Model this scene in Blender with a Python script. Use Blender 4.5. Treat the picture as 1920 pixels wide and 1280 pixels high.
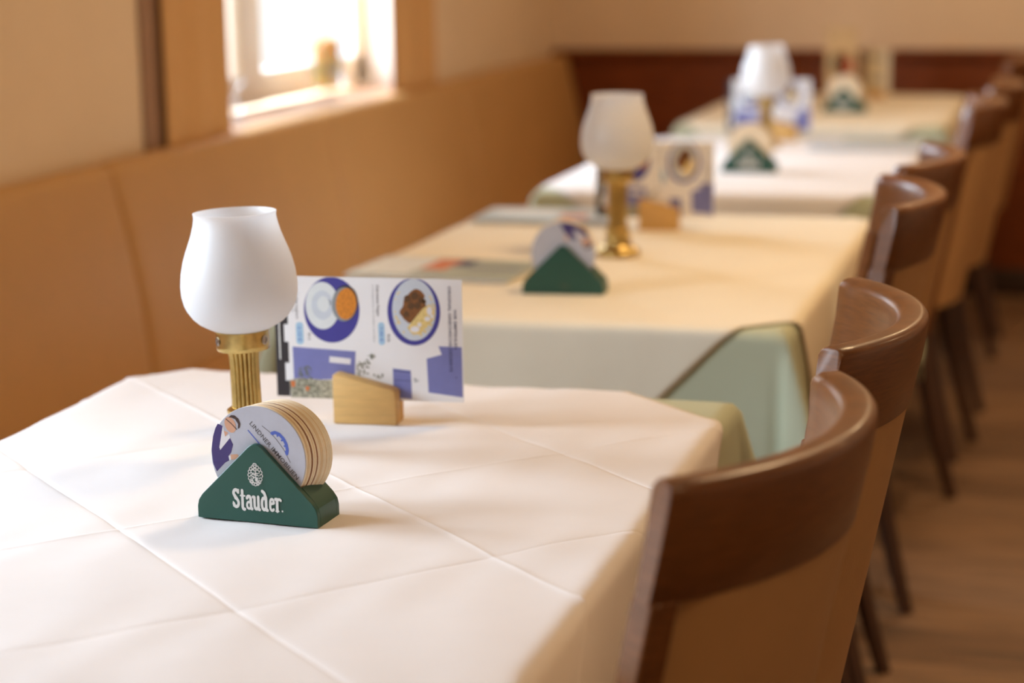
import bpy, bmesh, math, random
import numpy as np
from math import sin, cos, tan, pi, radians, sqrt, hypot, atan2
from mathutils import Matrix, Vector
random.seed(7)
for o in list(bpy.data.objects):
    bpy.data.objects.remove(o)
S = bpy.context.scene
COL = S.collection

# ------------------------------------------------------------------ camera
PITCH, YAW, ROLL, CAMZ = radians(11.5), radians(16.2), .015, 1.324
fw = Vector((-sin(YAW) * cos(PITCH), cos(YAW) * cos(PITCH), -sin(PITCH)))
rt = Vector((cos(YAW), sin(YAW), 0))
up = rt.cross(fw)
r2, u2 = rt * cos(ROLL) - up * sin(ROLL), up * cos(ROLL) + rt * sin(ROLL)
cd = bpy.data.cameras.new('camera')
cd.lens, cd.sensor_width = 70, 36
cd.clip_start, cd.clip_end = .05, 100
cd.dof.use_dof = True
cd.dof.focus_distance = 2.05
cd.dof.aperture_fstop = 2.8
cam = bpy.data.objects.new('camera', cd)
COL.objects.link(cam)
cam.matrix_world = Matrix(((r2.x, u2.x, -fw.x, 0), (r2.y, u2.y, -fw.y, 0), (r2.z, u2.z, -fw.z, CAMZ), (0, 0, 0, 1)))
S.camera = cam
# ------------------------------------------------------------------ light
S.view_settings.view_transform = 'Standard'
S.view_settings.look = 'None'
S.view_settings.gamma = 1
S.view_settings.use_curve_mapping = False
S.view_settings.exposure = 0.06
W = bpy.data.worlds.new('daylight')
S.world = W
W.use_nodes = True
W.node_tree.nodes['Background'].inputs[0].default_value = (.92, .96, 1, 1)
W.node_tree.nodes['Background'].inputs[1].default_value = 1.25
def area(name, loc, rot, sx, sy, power, col):
    l = bpy.data.lights.new(name, 'AREA')
    l.shape, l.size, l.size_y, l.energy, l.color = 'RECTANGLE', sx, sy, power, col
    o = bpy.data.objects.new(name, l)
    o.location, o.rotation_euler = loc, rot
    COL.objects.link(o)
    return o
DAY = (.71, .845, 1.)
WARM = (1., .69, .37)
# daylight entering by the two windows of the left wall (outside the glass)
area('daylight_far_window', (-3.3, 4.96, 2.4), (0, radians(-90), 0), 2.2, 3.0, 470, DAY)
area('daylight_near_window', (-3.3, 1.58, 2.4), (0, radians(-90), 0), 2.2, 2.6, 490, DAY)
CEIL = 2.55
LAMPS = [(.35, .5, 6), (.05, 3.3, 20), (.05, 6.1, 13), (1.7, 4.6, 6)]

# ------------------------------------------------------------------ helpers
def tag(o, label=None, cat=None, group=None, kind=None):
    if label: o['label'] = label
    if cat: o['category'] = cat
    if group: o['group'] = group
    if kind: o['kind'] = kind
    return o
def empty(name, loc=(0, 0, 0), rz=0):
    o = bpy.data.objects.new(name, None)
    o.location, o.rotation_euler = loc, (0, 0, rz)
    o.empty_display_size = .05
    COL.objects.link(o)
    return o
def link(name, me, mat=None, parent=None, loc=None, rot=None):
    o = bpy.data.objects.new(name, me)
    COL.objects.link(o)
    if mat is not None and not me.materials: me.materials.append(mat)
    if parent: o.parent = parent
    if loc: o.location = loc
    if rot: o.rotation_euler = rot
    return o
def copy_tree(o, parent=None):
    c = o.copy()
    COL.objects.link(c)
    c.parent = parent
    for ch in o.children:
        copy_tree(ch, c)
    return c
class MB:
    def __init__(s): s.v, s.f = [], []
    def add(s, vs, fs):
        n = len(s.v)
        s.v += [tuple(p) for p in vs]
        s.f += [tuple(i + n for i in q) for q in fs]
        return s
    def box(s, a, b):
        (x0, y0, z0), (x1, y1, z1) = a, b
        return s.add([(x0, y0, z0), (x1, y0, z0), (x1, y1, z0), (x0, y1, z0), (x0, y0, z1), (x1, y0, z1), (x1, y1, z1), (x0, y1, z1)],
                     [(0, 3, 2, 1), (4, 5, 6, 7), (0, 1, 5, 4), (1, 2, 6, 5), (2, 3, 7, 6), (3, 0, 4, 7)])
    def lathe(s, prof, n=48, c=(0, 0, 0), mod=None, closed=False):
        base, m = [], len(prof)
        for r, z in prof:
            for i in range(n):
                a = 2 * pi * i / n
                rr = r if mod is None else mod(r, z, a)
                base.append((c[0] + rr * cos(a), c[1] + rr * sin(a), c[2] + z))
        fs = []
        for j in range(m if closed else m - 1):
            k = (j + 1) % m
            for i in range(n):
                fs.append((j * n + i, j * n + (i + 1) % n, k * n + (i + 1) % n, k * n + i))
        if not closed:
            fs.append(tuple(range(n - 1, -1, -1)))
            fs.append(tuple((m - 1) * n + i for i in range(n)))
        return s.add(base, fs)
    def prism(s, poly, y0, y1):      # poly in (x,z), extruded in y
        n = len(poly)
        return s.add([(x, y0, z) for x, z in poly] + [(x, y1, z) for x, z in poly],
                     [tuple(range(n)), tuple(range(2 * n - 1, n - 1, -1))] + [(i, i + n, (i + 1) % n + n, (i + 1) % n) for i in range(n)])
    def loft(s, rings):              # closed rings of equal length, capped
        n, m = len(rings[0]), len(rings)
        vs = [p for r in rings for p in r]
        fs = [(j * n + i, j * n + (i + 1) % n, (j + 1) * n + (i + 1) % n, (j + 1) * n + i) for j in range(m - 1) for i in range(n)]
        fs += [tuple(range(n - 1, -1, -1)), tuple((m - 1) * n + i for i in range(n))]
        return s.add(vs, fs)
    def grid(s, pts):
        m, n = len(pts), len(pts[0])
        return s.add([p for r in pts for p in r], [(j * n + i, j * n + i + 1, (j + 1) * n + i + 1, (j + 1) * n + i) for j in range(m - 1) for i in range(n - 1)])
    def flat(s, poly, y=0.):         # flat polygon in the xz plane facing -y
        return s.add([(x, y, z) for x, z in poly], [tuple(range(len(poly)))])
    def mesh(s, name, bevel=0, seg=2, smooth=40, fix=True):
        me = bpy.data.meshes.new(name)
        me.from_pydata(s.v, [], s.f)
        if fix or bevel:
            bm = bmesh.new()
            bm.from_mesh(me)
            if bevel:
                ed = [e for e in bm.edges if len(e.link_faces) == 2 and e.calc_face_angle(0) > .6]
                bmesh.ops.bevel(bm, geom=ed, offset=bevel, segments=seg, profile=.5, affect='EDGES')
            if fix: bmesh.ops.recalc_face_normals(bm, faces=bm.faces)
            bm.to_mesh(me)
            bm.free()
        if smooth:
            me.polygons.foreach_set('use_smooth', [True] * len(me.polygons))
            me.set_sharp_from_angle(angle=radians(smooth))
        return me
    def build(s, name, mat, parent=None, bevel=0, seg=2, smooth=40, loc=None, rot=None, fix=True):
        return link(name, s.mesh(name, bevel, seg, smooth, fix), mat, parent, loc, rot)
def ell(cx, cz, rx, rz, n=40, rot=0, ztop=None):
    out = []
    for i in range(n):
        a = 2 * pi * i / n
        x, z = rx * cos(a), rz * sin(a)
        x, z = cx + x * cos(rot) - z * sin(rot), cz + x * sin(rot) + z * cos(rot)
        out.append((x, z if ztop is None else min(z, ztop)))
    return out
def rrect(x0, z0, x1, z1, r, n=5):
    out = []
    for cx, cz, a0 in ((x1 - r, z1 - r, 0), (x0 + r, z1 - r, pi / 2), (x0 + r, z0 + r, pi), (x1 - r, z0 + r, 1.5 * pi)):
        out += [(cx + r * cos(a0 + pi / 2 * i / n), cz + r * sin(a0 + pi / 2 * i / n)) for i in range(n + 1)]
    return out
def stroke(mb, pts, w, y=0.):        # thick poly-line in the xz plane; pieces lie on each other like layers of ink
    k = len(mb.f) * 2.5e-6
    for (x0, z0), (x1, z1) in zip(pts, pts[1:]):
        d = hypot(x1 - x0, z1 - z0) or 1
        nx, nz = -(z1 - z0) / d * w / 2, (x1 - x0) / d * w / 2
        mb.flat([(x0 + nx, z0 + nz), (x0 - nx, z0 - nz), (x1 - nx, z1 - nz), (x1 + nx, z1 + nz)], y - k)
        k += 2.5e-6
    for x, z in pts:
        mb.flat(ell(x, z, w / 2, w / 2, 8), y - k)
        k += 2.5e-6
def arc(cx, cz, rx, rz, a0, a1, n=10):
    return [(cx + rx * cos(radians(a0 + (a1 - a0) * i / n)), cz + rz * sin(radians(a0 + (a1 - a0) * i / n))) for i in range(n + 1)]
def text_mesh(body, size, offset=0., spacing=1.):
    cu = bpy.data.curves.new('lettering', 'FONT')
    cu.body, cu.size, cu.offset, cu.space_character = body, size, offset, spacing
    cu.resolution_u = 2
    cu.align_x, cu.align_y = 'LEFT', 'BOTTOM_BASELINE'
    o = bpy.data.objects.new('lettering', cu)
    COL.objects.link(o)
    dg = bpy.context.evaluated_depsgraph_get()
    dg.update()
    me = bpy.data.meshes.new_from_object(o.evaluated_get(dg))
    bpy.data.objects.remove(o)
    me.materials.clear()
    return me
def text_fit(mb, body, x0, z0, length, height, ang, y=0., bold=0.):
    """lettering in the xz plane: baseline starts at (x0,z0), runs `length` along direction ang"""
    me = text_mesh(body, 1., bold)
    co = np.empty(len(me.vertices) * 3)
    me.vertices.foreach_get('co', co)
    co = co.reshape(-1, 3)
    a, b = co[:, 0].min(), co[:, 0].max()
    sx, sz = length / (b - a), height / .72
    c, s_ = cos(ang), sin(ang)
    vs = []
    for p in co:
        u, v = (p[0] - a) * sx, p[1] * sz
        vs.append((x0 + u * c - v * s_, y, z0 + u * s_ + v * c))
    mb.add(vs, [tuple(p.vertices) for p in me.polygons])
    bpy.data.meshes.remove(me)

# ------------------------------------------------------------------ materials
def srgb(r, g, b):
    f = lambda c: (c / 12.92 if c <= .04045 else ((c + .055) / 1.055) ** 2.4)
    return (f(r / 255), f(g / 255), f(b / 255), 1)
def mat(name, col, rough=.6, metal=0., var=0., scale=8., stretch=(1, 1, 1), bump=0., bscale=200., coat=0., spec=.5, sheen=0., dark=None, detail=4):
    m = bpy.data.materials.new(name)
    m.use_nodes = True
    nt = m.node_tree
    b = nt.nodes['Principled BSDF']
    b.inputs['Base Color'].default_value = col
    b.inputs['Roughness'].default_value = rough
    b.inputs['Metallic'].default_value = metal
    b.inputs['Specular IOR Level'].default_value = spec
    b.inputs['Coat Weight'].default_value = coat
    b.inputs['Coat Roughness'].default_value = .12
    b.inputs['Sheen Weight'].default_value = sheen
    tc = nt.nodes.new('ShaderNodeTexCoord')
    mp = nt.nodes.new('ShaderNodeMapping')
    mp.inputs['Scale'].default_value = stretch
    nt.links.new(tc.outputs['Object'], mp.inputs['Vector'])
    if var:
        n = nt.nodes.new('ShaderNodeTexNoise')
        n.inputs['Scale'].default_value = scale
        n.inputs['Detail'].default_value = detail
        n.inputs['Roughness'].default_value = .65
        nt.links.new(mp.outputs[0], n.inputs['Vector'])
        r = nt.nodes.new('ShaderNodeValToRGB')
        r.color_ramp.elements[0].position, r.color_ramp.elements[1].position = .3, .72
        d = dark or tuple(c * (1 - var) for c in col[:3]) + (1,)
        r.color_ramp.elements[0].color = d
        r.color_ramp.elements[1].color = tuple(min(1, c * (1 + var * .5)) for c in col[:3]) + (1,)
        nt.links.new(n.outputs['Fac'], r.inputs['Fac'])
        nt.links.new(r.outputs['Color'], b.inputs['Base Color'])
    if bump:
        n2 = nt.nodes.new('ShaderNodeTexNoise')
        n2.inputs['Scale'].default_value = bscale
        n2.inputs['Detail'].default_value = 3
        nt.links.new(mp.outputs[0], n2.inputs['Vector'])
        bp = nt.nodes.new('ShaderNodeBump')
        bp.inputs['Strength'].default_value = bump
        bp.inputs['Distance'].default_value = .002
        nt.links.new(n2.outputs['Fac'], bp.inputs['Height'])
        nt.links.new(bp.outputs[0], b.inputs['Normal'])
    return m
M = {}
M['wall'] = mat('wall_paint', srgb(236, 210, 178), .9, var=.05, scale=3, bump=.15, bscale=180)
M['white_paint'] = mat('white_window_paint', srgb(235, 230, 226), .5, var=.03, scale=5)
M['ceiling'] = mat('ceiling_paint', srgb(235, 220, 195), .95, var=.03, scale=3)
M['mahogany'] = mat('mahogany', srgb(124, 60, 22), .6, var=.35, scale=5, stretch=(1.5, 1, 6), spec=.25, detail=6)
M['darkwood'] = mat('dark_wood', srgb(58, 36, 24), .45, var=.3, scale=8, stretch=(1, 1, 5))
M['plank'] = mat('laminate_plank', srgb(146, 110, 80), .5, var=.6, scale=5, stretch=(.7, 9, 9), bump=.1, bscale=60, detail=7)
M['plank_b'] = mat('laminate_plank_dark', srgb(126, 92, 64), .5, var=.6, scale=5, stretch=(.7, 9, 9), bump=.1, bscale=60, detail=7)
M['subfloor'] = mat('subfloor', srgb(40, 28, 20), .8, var=.1)
M['leather'] = mat('tan_leatherette', srgb(198, 152, 96), .48, var=.05, scale=4, bump=.12, bscale=420, spec=.4)
M['seam'] = mat('piping_brown', srgb(120, 78, 38), .6, var=.1)
M['pad'] = mat('chair_leatherette', srgb(192, 146, 96), .55, var=.06, scale=6, bump=.15, bscale=420, spec=.35)
M['walnut'] = mat('varnished_beech', srgb(124, 75, 36), .34, var=.34, scale=9, stretch=(3, 3, 34), spec=.4, coat=.14, detail=6, bump=.05, bscale=300)
M['chairleg'] = mat('varnished_leg', srgb(78, 47, 26), .5, var=.25, scale=9, stretch=(5, 5, 1))
M['cloth'] = mat('white_overlay_cloth', srgb(240, 233, 230), .8, var=.03, scale=5, bump=.35, bscale=16, spec=.25, sheen=.1)
M['cream'] = mat('cream_overlay_cloth', srgb(246, 236, 214), .8, var=.03, scale=5, bump=.35, bscale=16, spec=.25, sheen=.1)
M['sage'] = mat('sage_cloth', srgb(192, 196, 168), .75, var=.04, scale=4, bump=.06, bscale=600, spec=.3)
M['brass'] = mat('aged_brass', srgb(206, 178, 112), .28, 1., var=.3, scale=40, bump=.05, bscale=90)
M['brass_dark'] = mat('screw_recess', srgb(60, 40, 18), .5, .6, var=.2, scale=60)
M['steel'] = mat('screw_steel', srgb(190, 186, 180), .25, 1., var=.1)
M['oak'] = mat('oak_block', srgb(218, 174, 106), .55, var=.2, scale=14, stretch=(1, 6, 9), detail=6, bump=.06, bscale=200)
M['green'] = mat('green_plastic', srgb(34, 84, 72), .38, var=.06, scale=30, spec=.5)
M['print_white'] = mat('white_print', srgb(232, 232, 228), .6, var=.03, scale=60)
M['print_dull'] = mat('worn_print', srgb(84, 96, 78), .6, var=.2, scale=60)
M['paper'] = mat('menu_paper', srgb(240, 239, 241), .45, var=.02, scale=12)
M['board'] = mat('coaster_board', srgb(250, 238, 214), .9, var=.08, scale=40)
M['board_b'] = mat('coaster_board_brown', srgb(150, 104, 70), .9, var=.1, scale=40)
M['board_c'] = mat('coaster_board_cream', srgb(236, 214, 178), .9, var=.08, scale=40)
M['board_grey'] = mat('coaster_face_grey', srgb(196, 198, 210), .7, var=.06, scale=60)
for k, c in dict(p_blue=(66, 62, 150), p_lilac=(122, 126, 186), p_navy=(48, 52, 96), p_plate=(206, 214, 224), p_pale=(226, 232, 234), p_sky=(170, 206, 232), p_black=(44, 38, 42), p_grey=(140, 146, 150), p_skin=(222, 170, 140), p_jacket=(70, 56, 118), p_shirt=(236, 234, 238), p_hair=(74, 54, 48), p_cobalt=(88, 110, 200), p_text=(86, 84, 88), p_red=(170, 40, 34), p_teal=(150, 178, 172), p_orange2=(214, 120, 60)).items():
    M[k] = mat('ink_' + k[2:], srgb(*c), .5, var=.05, scale=80)
M['p_orange'] = mat('ink_orange_food', srgb(226, 140, 40), .5, var=.45, scale=420)
M['p_brown'] = mat('ink_brown_food', srgb(140, 88, 38), .5, var=.55, scale=330)
M['p_cream'] = mat('ink_cream_food', srgb(240, 214, 140), .5, var=.3, scale=380)
M['p_leaf'] = mat('ink_leaves', srgb(120, 126, 104), .5, var=.55, scale=420)
M['p_pot'] = mat('ink_pots', srgb(196, 190, 170), .5, var=.6, scale=300, dark=srgb(60, 66, 52))
M['linen'] = mat('brown_linen', srgb(222, 172, 112), .9, var=.12, scale=60, stretch=(3, 3, 1), bump=.3, bscale=500)
M['shade_strip'] = mat('curtain_shade_tone', srgb(165, 128, 102), .9, var=.1, scale=40)  # brown tone carrying the shade painted beside the near curtain
M['wax'] = mat('yellow_wax', srgb(226, 178, 78), .5, var=.06, scale=20)
M['wax_dark'] = mat('brown_wax', srgb(176, 120, 52), .5, var=.06, scale=20)
for k in ('wax', 'wax_dark'):
    M[k].node_tree.nodes['Principled BSDF'].inputs['Subsurface Weight'].default_value = 1
    M[k].node_tree.nodes['Principled BSDF'].inputs['Subsurface Scale'].default_value = .06
M['wax_white'] = mat('white_wax', srgb(240, 234, 222), .5, var=.03, scale=20)
M['pink_sill'] = mat('sill_board', srgb(165, 128, 104), .5, var=.05, scale=6)
def glass_mat(name, col, gloss, rough=.03):
    m = bpy.data.materials.new(name)
    m.use_nodes = True
    nt = m.node_tree
    nt.nodes.remove(nt.nodes['Principled BSDF'])
    t, g, x = nt.nodes.new('ShaderNodeBsdfTransparent'), nt.nodes.new('ShaderNodeBsdfGlossy'), nt.nodes.new('ShaderNodeMixShader')
    t.inputs[0].default_value = col
    g.inputs['Roughness'].default_value = rough
    x.inputs[0].default_value = gloss
    nt.links.new(t.outputs[0], x.inputs[1])
    nt.links.new(g.outputs[0], x.inputs[2])
    nt.links.new(x.outputs[0], nt.nodes['Material Output'].inputs['Surface'])
    return m
M['pane'] = glass_mat('window_glass', (.97, .98, .98, 1), .05)
M['clear'] = glass_mat('clear_glass', (.93, .94, .95, 1), .14)
def frosted():
    m = bpy.data.materials.new('frosted_glass')
    m.use_nodes = True
    nt = m.node_tree
    nt.nodes.remove(nt.nodes['Principled BSDF'])
    d, t, g, tr = (nt.nodes.new('ShaderNodeBsdf' + k) for k in ('Diffuse', 'Translucent', 'Glossy', 'Transparent'))
    d.inputs[0].default_value = (.93, .93, .94, 1)
    t.inputs[0].default_value = (.97, .97, .98, 1)
    g.inputs['Roughness'].default_value = .42
    n = nt.nodes.new('ShaderNodeTexNoise')
    n.inputs['Scale'].default_value = 30
    a, b, c = (nt.nodes.new('ShaderNodeMixShader') for _ in range(3))
    a.inputs[0].default_value = .5
    b.inputs[0].default_value = .06
    c.inputs[0].default_value = .1
    L = nt.links.new
    L(d.outputs[0], a.inputs[1]); L(t.outputs[0], a.inputs[2])
    L(a.outputs[0], b.inputs[1]); L(g.outputs[0], b.inputs[2])
    L(b.outputs[0], c.inputs[1]); L(tr.outputs[0], c.inputs[2])
    L(c.outputs[0], nt.nodes['Material Output'].inputs['Surface'])
    return m
M['frosted'] = frosted()
def emis(name, col, s):
    m = bpy.data.materials.new(name)
    m.use_nodes = True
    b = m.node_tree.nodes['Principled BSDF']
    b.inputs['Emission Color'].default_value = col
    b.inputs['Emission Strength'].default_value = s
    return m

# ------------------------------------------------------------------ room shell
XL, XR, YF, YB = -1.98, 2.9, -1.6, 7.46      # left wall face, right wall, wall behind the camera, back wall
NX = -2.20                                   # window plane
W1, W2 = (3.97, 5.95), (.98, 2.18)           # window openings along y
SILL, HEAD = .872, 2.02
def struct(name, mb, m, **k):
    return tag(mb.build(name, m, **k), kind='structure')
T = .42
wl = MB()
for y0, y1 in ((YF, W2[0]), (W2[1], W1[0]), (W1[1], YB)): wl.box((XL - T, y0, 0), (XL, y1, CEIL))
for y0, y1 in (W1, W2):
    wl.box((XL - T, y0, 0), (XL, y1, SILL - .03)).box((XL - T, y0, HEAD), (XL, y1, CEIL))
struct('wall_left', wl, M['wall'], smooth=0, fix=False)
struct('wall_back', MB().box((XL - T, YB, 0), (XR + .2, YB + .2, CEIL)), M['wall'], smooth=0)
struct('wall_right', MB().box((XR, YF, 0), (XR + .2, YB, CEIL)), M['wall'], smooth=0)
struct('wall_front', MB().box((XL - T, YF - .2, 0), (XR + .2, YF, CEIL)), M['wall'], smooth=0)
struct('ceiling', MB().box((XL - T, YF - .2, CEIL), (XR + .2, YB + .2, CEIL + .15)), M['ceiling'], smooth=0)
floor = struct('floor', MB().box((XL - T, YF - .2, -.1), (XR + .2, YB + .2, -.008)), M['subfloor'], smooth=0)
PW, PL = .19, 1.28
pm = [MB().box((.001, .001, -.008), (PL - .001, PW - .001, 0)).mesh('plank', bevel=.0012, seg=1) for _ in range(2)]
for i, k in enumerate(('plank', 'plank_b')): pm[i].materials.append(M[k])
row, y = 0, YF + .02
while y < YB - .02:
    x = XL - (row * .43) % PL
    while x < XR:
        if x + PL > -1.9 and y > 1.2 and x < 2.2:
            p = link('plank', pm[random.random() < .4], None, floor, (x, y, 0))
        x += PL
    y += PW
    row += 1
# floor outside the planked (visible) strip
struct('trim_2', MB().box((XL, YF, -.008), (XR, 1.2, -.0005)), M['plank'], smooth=0)
# mahogany wainscot on the back wall
wp = tag(empty('trim_1', (0, YB, 0)), kind='structure')
x = XL
while x < XR - .05:
    x2 = min(x + .98, XR)
    MB().box((x + .002, -.022, .1), (x2 - .002, 0, .868)).build('panel', M['mahogany'], wp, bevel=.003)
    x = x2
MB().box((XL, -.045, .868), (XR, 0, .897)).build('cap_rail', M['mahogany'], wp, bevel=.006)
MB().box((XL, -.03, 0), (XR, 0, .1)).build('skirting', M['darkwood'], wp, bevel=.004)
# windows
def window(n, y0, y1, post):
    w = tag(empty('window_%d' % n, (NX, (y0 + y1) / 2, SILL)), kind='structure')
    o = Vector((NX, (y0 + y1) / 2, SILL))
    def P(name, m, boxes, bevel=.004):
        mb = MB()
        for a, b in boxes: mb.box(Vector(a) - o, Vector(b) - o)
        return mb.build(name, m, w, bevel=bevel)
    P('sill_board', M['pink_sill'], [((NX, y0, SILL - .03), (XL + .0, y1, SILL))])
    P('reveal_lining', M['white_paint'], [((NX, y1 - .012, SILL), (XL - .002, y1, HEAD)), ((NX, y0, SILL), (XL - .002, y0 + .012, HEAD)), ((NX, y0 + .012, HEAD - .012), (XL - .002, y1 - .012, HEAD))], .001)
    a, b = NX - .07, NX
    z0, z1 = SILL + .008, HEAD - .012
    P('frame', M['white_paint'], [((a, y0, z0), (b, y1, z0 + .088)), ((a, y0, z1 - .07), (b, y1, z1)), ((a, y0 + .012, z0), (b, y0 + .08, z1)), ((a, y1 - .08, z0), (b, y1 - .012, z1)), ((a, post[0], z0), (b + .012, post[1], z1))], .003)
    for c, d in ((y0 + .08, post[0]), (post[1], y1 - .08)):
        P('pane', M['pane'], [((NX - .04, c, z0 + .08), (NX - .034, d, z1 - .065))], 0)
    h = MB().box((.012, -.02, -.02), (.045, .02, .1)).build('handle', M['white_paint'], w, bevel=.006, loc=(0, (post[0] + post[1]) / 2 - o.y, .45))
window(1, *W1, (4.93, 5.115))
window(2, *W2, (1.51, 1.65))

# ceiling lamps (warm)
for i, (x, y, pw) in enumerate(LAMPS):
    l = tag(empty('ceiling_lamp', (x, y, CEIL)), ('round warm ceiling lamp above the %s' % ['aisle beside the camera', 'second table', 'farthest table', 'aisle to the right'][i]), 'lamp', 'ceiling lamps')
    MB().lathe([(.24, 0), (.24, -.03), (.22, -.035), (.22, -.012)], 32).build('rim', M['brass'], l)
    MB().lathe([(.215, -.012), (.21, -.03), (.0, -.035)], 32).build('diffuser', emis('lamp_diffuser', (1, .75, .45, 1), 3), l)
    a = area('ceiling_lamp_light', (0, 0, -.05), (0, 0, 0), .42, .42, pw, WARM)
    a.data.shape = 'DISK'
    a.parent = l

# ------------------------------------------------------------------ bench
bench = tag(empty('bench', (-1.9, 0, 0)), 'long tan leatherette bench with tall padded back along the window wall', 'bench')
CT, CB, ZT, ZB = -1.948, -1.838, .88, .40
def back_profile(d):      # outline (x,z) of the backrest, drawn in by d at the section ends
    pts = [(-1.953, ZB), (-1.953, ZT - .008), (-1.948, ZT - d * .6)]
    for i in range(7):
        a = radians(90 - i * 14)
        pts.append((CT + .006 + .032 * cos(a) - d * .7, ZT - .032 + .032 * sin(a) - d * .6))
    n = 8
    x0, z0 = pts[-1]
    for i in range(1, n + 1):
        f = i / n
        pts.append((x0 + (CB - CT - .038) * f + .012 * sin(pi * f) - d * (1 - f) * .0 - d * .3, z0 + (ZB - z0) * f))
    return pts
cuts = [.12, 1.30, 2.49, 3.68, 4.87, 6.05, 7.425]
for a, b in zip(cuts, cuts[1:]):
    rings = []
    ys = [0, .003, .008, .015, .025, .06] + [.06 + (b - a - .12) * i / 6 for i in range(1, 6)] + [b - a - q for q in (.06, .025, .015, .008, .003, 0)]
    for yy in ys:
        e = min(yy, b - a - yy)
        d = .018 * (1 - sqrt(max(0, 1 - (1 - min(e, .025) / .025) ** 2)))
        rings.append([(x + 1.9, a + yy, z) for x, z in back_profile(d)])
    MB().loft(rings).build('backrest', M['leather'], bench, smooth=50)
    if a > 1:
        cen = [(x + 1.9 - .004, a, z) for x, z in back_profile(.018)[2:]]
        tub = []
        for j, p in enumerate(cen):
            q0, q1 = cen[max(0, j - 1)], cen[min(len(cen) - 1, j + 1)]
            tx_, tz_ = q1[0] - q0[0], q1[2] - q0[2]
            dl = hypot(tx_, tz_)
            tub.append([(p[0] - tz_ / dl * .005 * cos(k * pi / 4), a + .005 * sin(k * pi / 4), p[2] + tx_ / dl * .005 * cos(k * pi / 4)) for k in range(8)])
        MB().loft(tub).build('piping', M['seam'], bench, smooth=80)
    c = MB().box((CB + 1.9 - .012, a + .003, .31), (-1.34 + 1.9, b - .003, .425))
    c.build('seat_cushion', M['leather'], bench, bevel=.028, seg=4)
MB().box((-.06, cuts[0], 0), (.5, cuts[-1], .305)).build('plinth', M['darkwood'], bench, bevel=.004)

# ------------------------------------------------------------------ tables and cloths
TX, TZ = -.814, .753
HX, HY = .395, .595
TY = [1.82, 3.462, 5.0, 6.62]
NAMES = ['nearest table', 'second table', 'third table', 'farthest table']
def fold(a, r=.012):
    """cloth running a metres past the table edge -> (outward, downward)"""
    if a <= 0: return 0., 0.
    q = r * pi / 2
    if a < q: return r * sin(a / r), r * (1 - cos(a / r))
    return r, r + a - q
def drape(p, q, ph, lift=0.):
    """flat cloth point (p,q) in table coordinates -> 3D"""
    dx, dy = max(abs(p) - HX, 0), max(abs(q) - HY, 0)
    sx, sy = (1 if p > 0 else -1), (1 if q > 0 else -1)
    if dx == 0 and dy == 0: return [p, q, lift]
    if dx > 0 and dy > 0:
        r, th = hypot(dx, dy), atan2(dy, dx)
        o, d = fold(r)
        fl = .40 * sin(2 * th) ** 1.5
        out = o + lift + .8 * r * fl
        w = min(1, d / .25)
        out += .010 * w * sin(2 * th) * sin(9 * th + ph)
        out += .012 * w * (cos(th) ** 2 * sin(sy * HY * 11 + ph) + sin(th) ** 2 * sin(sx * HX * 13 + ph))
        return [sx * (HX + out * cos(th)), sy * (HY + out * sin(th)), -d * sqrt(1 - fl * fl * .6) + lift * (1 - w)]
    if dx > 0:
        o, d = fold(dx)
        w = min(1, d / .25)
        if sx > 0 and d > .255:      # the tip lies back on the chair seats
            e = d - .255
            return [HX + o + lift + .012 * sin(q * 11 + ph) + .01 - e * .9, q, -.255 - min(e, .004) + lift]
        return [sx * (HX + o + lift + .012 * w * sin(q * 11 + ph) + .01 * w), q, lift - d if d < .02 else -d + lift]
    o, d = fold(dy)
    w = min(1, d / .25)
    return [p, sy * (HY + o + lift + .012 * w * sin(p * 13 + ph) + .01 * w), -d + lift]
def undercloth(i, drop=.27):
    n, m = 90, 120
    A, B = HX + drop, HY + drop
    pts = [[drape(-A + 2 * A * a / n, -B + 2 * B * b / m, i * 1.7) for a in range(n + 1)] for b in range(m + 1)]
    o = MB().grid(pts).build('tablecloth', M['sage'], None, smooth=180, fix=False, loc=(TX, TY[i], TZ - (.0062 if i == 0 else .0032)))
    return o
def overlay(i, size, rot, off, n, folds_u, folds_v, mt):
    rs = random.Random(i)
    c, s = cos(rot), sin(rot)
    ph = [rs.uniform(0, 6) for _ in range(8)]
    def tri(t): return 2 * abs(t - math.floor(t + .5))
    def relief(u, v):
        h = 0
        for w, st, g in ((u + folds_u / 2, folds_u, .55), (v - .03, folds_v, 1.)):
            h += g * .0030 * (tri((w + st * .25) / (2 * st)) - .5)
            k = round(w / st - .5) + .5
            d = w - k * st
            sg = 1 if int(k + 50.5) % 2 else -1
            h += g * sg * .0013 * math.exp(-abs(d) / .003)
        h += .0005 * (sin(u * 23 + ph[0] + 2 * sin(v * 7 + ph[1])) + sin(v * 31 + ph[2] + 2 * sin(u * 9 + ph[3])) + .8 * sin((u + v) * 47 + ph[4] + 1.5 * sin(u * 21)))
        return h
    def samples(st, sh):
        q = {round(size * (a / n - .5), 5) for a in range(n + 1)}
        if i == 0:
            k = -6
            while k < 7:
                f0 = (k + .5) * st + sh
                for e in (0, .0012, .0026, .0045, .007):
                    for sg in (-1, 1):
                        if abs(f0 + sg * e) < size / 2: q.add(round(f0 + sg * e, 5))
                k += 1
        return sorted(q)
    us, vs_ = samples(folds_u, -folds_u / 2), samples(folds_v, .03)
    pts = []
    for v in vs_:
        r = []
        for u in us:
            p, q = u * c - v * s + off[0], u * s + v * c + off[1]
            r.append(drape(p, q, i * 1.7, .0037 + relief(u, v) * (1 if i == 0 else .4)))
        pts.append(r)
    return MB().grid(pts).build('overlay_cloth', mt, None, smooth=180, fix=False, loc=(TX, TY[i], TZ - .004))
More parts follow.
